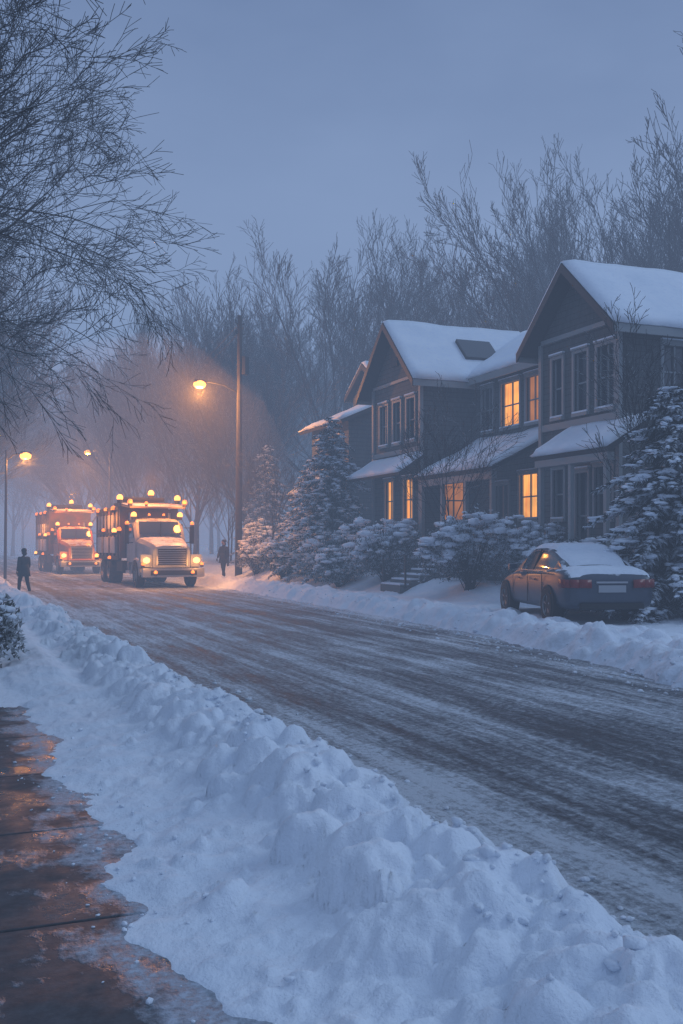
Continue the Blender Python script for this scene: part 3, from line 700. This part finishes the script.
    for y,z,r in ((4.6,2.25,.12),(5.6,1.1,.09),(7.0,2.3,.09),(8.6,1.15,.11)): am+=[(-1.32,y,z,r,1 if r>.1 else 0)]
    for x in (-.3,.3): am.append((x,2.55,2.88,.06,0))
    am.append((0.1,3.95,bodyh+.62,.15,1)); am.append((-.45,2.4,bodyh+.14,.08,0))
    for (x,y,z,r,kk) in am: lb.blob((x,y,z),r*.9,kk,(1,1,1.1),rg,0)
    mt=MB()
    for (x,y,z,r,kk) in am: mt.cyl((x,y,z-r*1.5),(x,y,z-r*.5),r*.75,r*.8,8,0)
    mt.build('lamp_mounts',[M_black],e)
    lb.build('amber_lamps',[M_amber,M_hot],e,smooth=True); hd.build('headlamps',[M_head],e,smooth=True)
    A=(1,.30,.04)
    point('beacon_light',(-1.0,1.75,3.3),170*k,A,.15,e);point('beacon_light',(1.0,1.75,3.3),170*k,A,.15,e)
    point('beacon_light',(0,3.5,bodyh+1.1),240*k,A,.15,e)
    point('marker_light',(-1.9,6.0,2.8),150*k,A,.12,e)
    for sg in (-1,1): point('headlight',(sg*1.0,-.85,1.0),60*k,(1,.40,.09),.1,e)
    return e
truck((8.3,38.2,0),rad(2),M_cab,3.2,1)
truck((7.45,58,0),rad(3),M_cabo,3.6,2,k=1.4)
mb=MB(); mb.blob((8,57,3),1,0,(8.0,28,9.5),random.Random(1),0)
mb.build('lamp_halo_mist',[vol('mist',.0068,0.0,(0,0,0),(1,.97,.95),.0)],smooth=True)  # mist added around trucks and street lamps so their lights get halos
# ------------------------------------------------------------------ car
M_paint=coated('car_paint',(.055,.07,.10),(.045,.058,.082),.36,.8,1.05,.9,4,metal=.2)
M_cglass=mat('car_glass',(.015,.018,.022),.06,0,.9); M_plate=mat('plate',(.35,.36,.38),.5)
def car(loc,rz):
    e=empty('parked_car',loc,rz)
    st=[(0.0,.66,.42,.72),(.05,.80,.34,.86),(.18,.86,.27,.97),(.5,.895,.24,1.02),(.95,.905,.22,1.03),(1.5,.91,.22,.985),(2.3,.91,.22,.95),(3.1,.91,.22,.93),(3.55,.90,.22,.90),(4.1,.87,.24,.80),(4.4,.80,.28,.70),(4.56,.62,.34,.60)]
    mb=MB(); secs=[]
    for y,w,a,b in st:
        hgt=b-a
        half=[(0,a),(w*.80,a),(w*.96,a+.06),(w*.985,a+hgt*.3),(w,a+hgt*.52),(w*.985,a+hgt*.74),(w*.93,b-.035),(w*.80,b),(w*.4,b+.018),(0,b+.022)]
        secs.append([(x,y,z) for x,z in half]+[(-x,y,z) for x,z in reversed(half[1:-1])])
    loft(mb,secs,0); mb.build('body',[M_paint],e,smooth=True,sub=2)
    gs=[(.62,.70,.70,1.02,1.03),(1.0,.735,.60,1.0,1.24),(1.45,.76,.56,.98,1.405),(2.0,.775,.57,.96,1.435),(2.6,.775,.565,.94,1.42),(3.0,.76,.56,.93,1.33),(3.55,.72,.68,.90,.93)]
    mb=MB(); secs=[]
    for y,wb,wt,zb,zt in gs:
        half=[(0,zb-.1),(wb+.04,zb-.1),(wb+.04,zb),(wb*.55+wt*.45,zb+(zt-zb)*.5),(wt+.045,zt-.055 if zt-zb>.2 else zt-.012),(wt-.02,zt-.012),(wt*.5,zt+.012),(0,zt+.02)]
        secs.append([(x,y,z) for x,z in half]+[(-x,y,z) for x,z in reversed(half[1:-1])])
    n=len(secs[0]); vs=[p for s in secs for p in s]
    for j in range(len(secs)-1):
        for i in range(n):
            side=i in (2,3,10,11); top=i in (5,6,7,8)
            if j in (0,1): m_=1 if (top or (side and j==1)) else 0
            elif j==5: m_=1 if top else 0
            elif j==4: m_=1 if (side or top) else 0
            else: m_=1 if side else 0
            a=j*n+i;b=j*n+(i+1)%n;c=(j+1)*n+(i+1)%n;d=(j+1)*n+i
            mb.add([vs[a],vs[b],vs[c],vs[d]],[(0,1,2,3)],m_)
    ob=mb.build('cabin',[M_paint,M_cglass],e,smooth=True)
    bm=bmesh.new(); bm.from_mesh(ob.data); bmesh.ops.remove_doubles(bm,verts=bm.verts,dist=.0005); bmesh.ops.recalc_face_normals(bm,faces=bm.faces); bm.to_mesh(ob.data); bm.free()
    m=ob.modifiers.new('s','SUBSURF'); m.levels=2; m.render_levels=2
    p=MB()
    for sg in (-1,1):
        p.cyl((sg*.79,2.12,.95),(sg*.625,2.08,1.385),.022,.018,6,0)
        for y in (1.25,2.15,3.15): p.box(sg*.912-.006,sg*.912+.006,y-.006,y+.006,.34,.92,0)
        for y in (1.75,2.75): p.box(sg*.925-.012,sg*.925+.012,y-.09,y+.09,.78,.81,1)
        p.box(sg*.95-.08,sg*.95+.08,3.0,3.12,.96,1.07,1)
        p.box(sg*.905-.012,sg*.905+.012,.9,3.0,.955,.975,2)
    p.box(-.60,.60,-.028,.05,.30,.40,0); p.box(-.26,.26,-.018,.02,.60,.73,3); p.box(-.62,.62,.028,.06,.775,.782,0)
    p.box(-.30,.30,-.01,.03,.765,.80,2)
    p.build('trim',[M_black,M_paint,M_chrome,M_plate],e,bevel=.006)
    w=MB()
    for sg in (-1,1):
        for y in (.92,3.72):
            w.cyl((sg*.70,y,.33),(sg*.921,y,.33),.385,.378,28,0)
            wheel(w,sg*.835,y,.325,.215,0,1,sg)
    w.build('wheels',[M_black,M_rim],e)
    t=MB()
    for sg in (-1,1):
        pts=[(.40,-.012),(.62,.012),(.78,.06),(.86,.17),(.885,.34)]
        for (xa,ya),(xb,yb) in zip(pts,pts[1:]):
            t.add([(sg*xa,ya-.02,.68),(sg*xb,yb-.02,.69),(sg*xb,yb-.005,.84),(sg*xa,ya+.0,.83)],[(0,1,2,3)],0)
    ob=t.build('tail_lamps',[M_red],e,smooth=True); sm=ob.modifiers.new('t','SOLIDIFY'); sm.thickness=.035; sm.offset=0
    s=MB()
    def sheet(x0,x1,y0,y1,fz,nx=14,ny=14,th=.07,seed=1):
        vs=[]
        for j in range(ny+1):
            for i in range(nx+1):
                u=i/nx;v=j/ny;x=x0+(x1-x0)*u;y=y0+(y1-y0)*v
                k=min(1,min(u,1-u)*7,min(v,1-v)*7+0.0)**.5
                nn=float(fbm(np.array([x*3+seed]),np.array([y*3]),seed,3)[0])
                kx=1+.03*nn
                vs.append((x*kx,y+.03*nn*(1-k),fz(x,y)-.02+(th+.02)*k*(1+.4*nn)))
        s.add(vs,[(j*(nx+1)+i,j*(nx+1)+i+1,(j+1)*(nx+1)+i+1,(j+1)*(nx+1)+i) for j in range(ny) for i in range(nx)],0)
    ys_=[g[0] for g in gs]; zt=[g[4] for g in gs]
    roofz=lambda x,y:float(np.interp(y,ys_,zt))+.012-abs(x/.6)**4*.03
    sheet(-.56,.56,1.30,3.0,roofz,18,18,.065,1)
    sheet(-.60,.60,.66,1.36,lambda x,y:roofz(x,y),18,12,.03,2)
    sty=[q[0] for q in st]; stz=[q[3] for q in st]
    sheet(-.76,.76,.10,.72,lambda x,y:float(np.interp(y,sty,stz))+.01-.03*abs(x/.8)**3,18,8,.05,3)
    sheet(-.70,.70,3.55,4.45,lambda x,y:float(np.interp(y,sty,stz))+.015-.03*abs(x/.8)**3,14,10,.05,4)
    sheet(-.55,.55,3.0,3.5,lambda x,y:roofz(x,y),12,8,.03,6)
    s.build('snow_cover',[M_snow],e,smooth=True)
    return e
cg=hz(11.5,16)
car((11.35,15.05,cg-.02),-rad(14.9))
# ------------------------------------------------------------------ people
M_coat=mat('dark_coat',(.016,.018,.024),.85); M_skin=mat('skin',(.35,.22,.17),.6); M_hair=mat('dark_hair',(.02,.015,.012),.8)
def skinmesh(name,verts,edges,rads,mt,parent,root=0,sub=2):
    me=bpy.data.meshes.new(name); me.from_pydata(verts,edges,[]); me.materials.append(mt)
    o=link(bpy.data.objects.new(name,me),parent)
    sk=o.modifiers.new('sk','SKIN'); 
    for i,r in enumerate(rads):
        rr=r if isinstance(r,tuple) else (r,r); me.skin_vertices[0].data[i].radius=rr; me.skin_vertices[0].data[i].use_root=(i==root)
    s=o.modifiers.new('su','SUBSURF'); s.levels=sub; s.render_levels=sub
    sk.use_smooth_shade=True
    return o
def person(name,loc,rz,Ht,stride=.18):
    e=empty(name,loc,rz); e.scale=(Ht/1.75,)*3
    v=[(0,0,.95),(0,0,1.12),(0,.0,1.32),(0,.0,1.44),(0,-.01,1.53),
       (.09,0,.90),(.11,-stride*.75,.50),(.11,-stride,.09),(.11,-stride-.16,.045),
       (-.09,0,.90),(-.11,stride*.3,.50),(-.11,stride*1.2,.12),(-.11,stride*1.2-.15,.05),
       (.19,0,1.39),(.25,.06,1.12),(.25,-.06,.90),(-.19,0,1.39),(-.25,-.06,1.12),(-.24,-.16,.92)]
    ed=[(0,1),(1,2),(2,3),(3,4),(0,5),(5,6),(6,7),(7,8),(0,9),(9,10),(10,11),(11,12),(2,13),(13,14),(14,15),(2,16),(16,17),(17,18)]
    r=[(.17,.13),(.165,.135),(.20,.14),(.08,.08),(.055,.055),.11,.08,.06,.045,.11,.08,.06,.045,.09,.07,.05,.09,.07,.05]
    skinmesh('body',v,ed,r,M_coat,e)
    mb=MB(); secs=[]
    for z,a,b in ((.70,.26,.21),(.85,.24,.19),(1.0,.215,.17),(1.15,.20,.16)):
        secs.append([(a*math.cos(t*math.pi/8),b*math.sin(t*math.pi/8),z) for t in range(16)])
    loft(mb,secs,0); mb.build('coat_hem',[M_coat],e,smooth=True)
    R1=lambda:random.Random(1)
    mb=MB(); mb.blob((0,-.01,1.64),.105,0,(.85,.98,1.18),R1(),0); mb.blob((0,-.112,1.63),.018,0,(1,1.2,1.4),R1(),0)
    for s in (-1,1): mb.blob((s*.09,0,1.63),.025,0,(.5,1,1.2),R1(),0)
    for s in (-1,1): mb.blob((s*.035,-.095,1.655),.012,1,(1,.6,.8),R1(),0)
    mb.box(-.025,.025,-.106,-.09,1.575,1.583,1)
    mb.build('head',[M_skin,M_hair],e,smooth=True)
    mb=MB(); mb.blob((0,.015,1.70),.118,0,(.9,1,.85),R1(),.04); mb.blob((0,.05,1.58),.11,0,(.9,.7,.8),R1(),.04)
    mb.build('hood',[M_hair],e,smooth=True)
    mb=MB()
    for s,(hx,hy,hzz) in ((1,(.25,-.09,.85)),(-1,(-.24,-.20,.87))):
        mb.blob((hx,hy,hzz),.045,0,(.5,.9,1.1),R1(),0)
        for i in range(4): 
            yy=hy-.03+i*.02; l=(.06,.072,.068,.05)[i]
            mb.cyl((hx,yy,hzz-.03),(hx-s*.01,yy,hzz-.03-l*.6),.010,.009,5,0); mb.cyl((hx-s*.01,yy,hzz-.03-l*.6),(hx-s*.035,yy,hzz-.03-l),.009,.007,5,0)
        mb.cyl((hx-s*.01,hy-.035,hzz+.01),(hx-s*.03,hy-.07,hzz-.04),.011,.008,5,0)
    mb.build('gloved_hands',[M_hair],e,smooth=True)
    return e
person('pedestrian',(2.8,37.6,max(0,hz(2.8,37.6))-.12),rad(205),1.62,.2)
person('pedestrian',(11.7,43.2,hg(11.7,43.2)-.03),rad(-60),1.68,.14)
# ------------------------------------------------------------------ camera
cd=bpy.data.cameras.new('camera'); cam=link(bpy.data.objects.new('camera',cd))
cam.location=(0,0,1.65); cam.rotation_euler=(rad(90),0,-math.atan(401.5/1000))
cd.sensor_fit='VERTICAL'; cd.sensor_height=24; cd.lens=24*1000/1024; cd.shift_y=33/1024; cd.clip_end=5000; cd.clip_start=.05
S.camera=cam
S.view_settings.view_transform='Standard'; S.view_settings.look='None'; S.view_settings.exposure=0
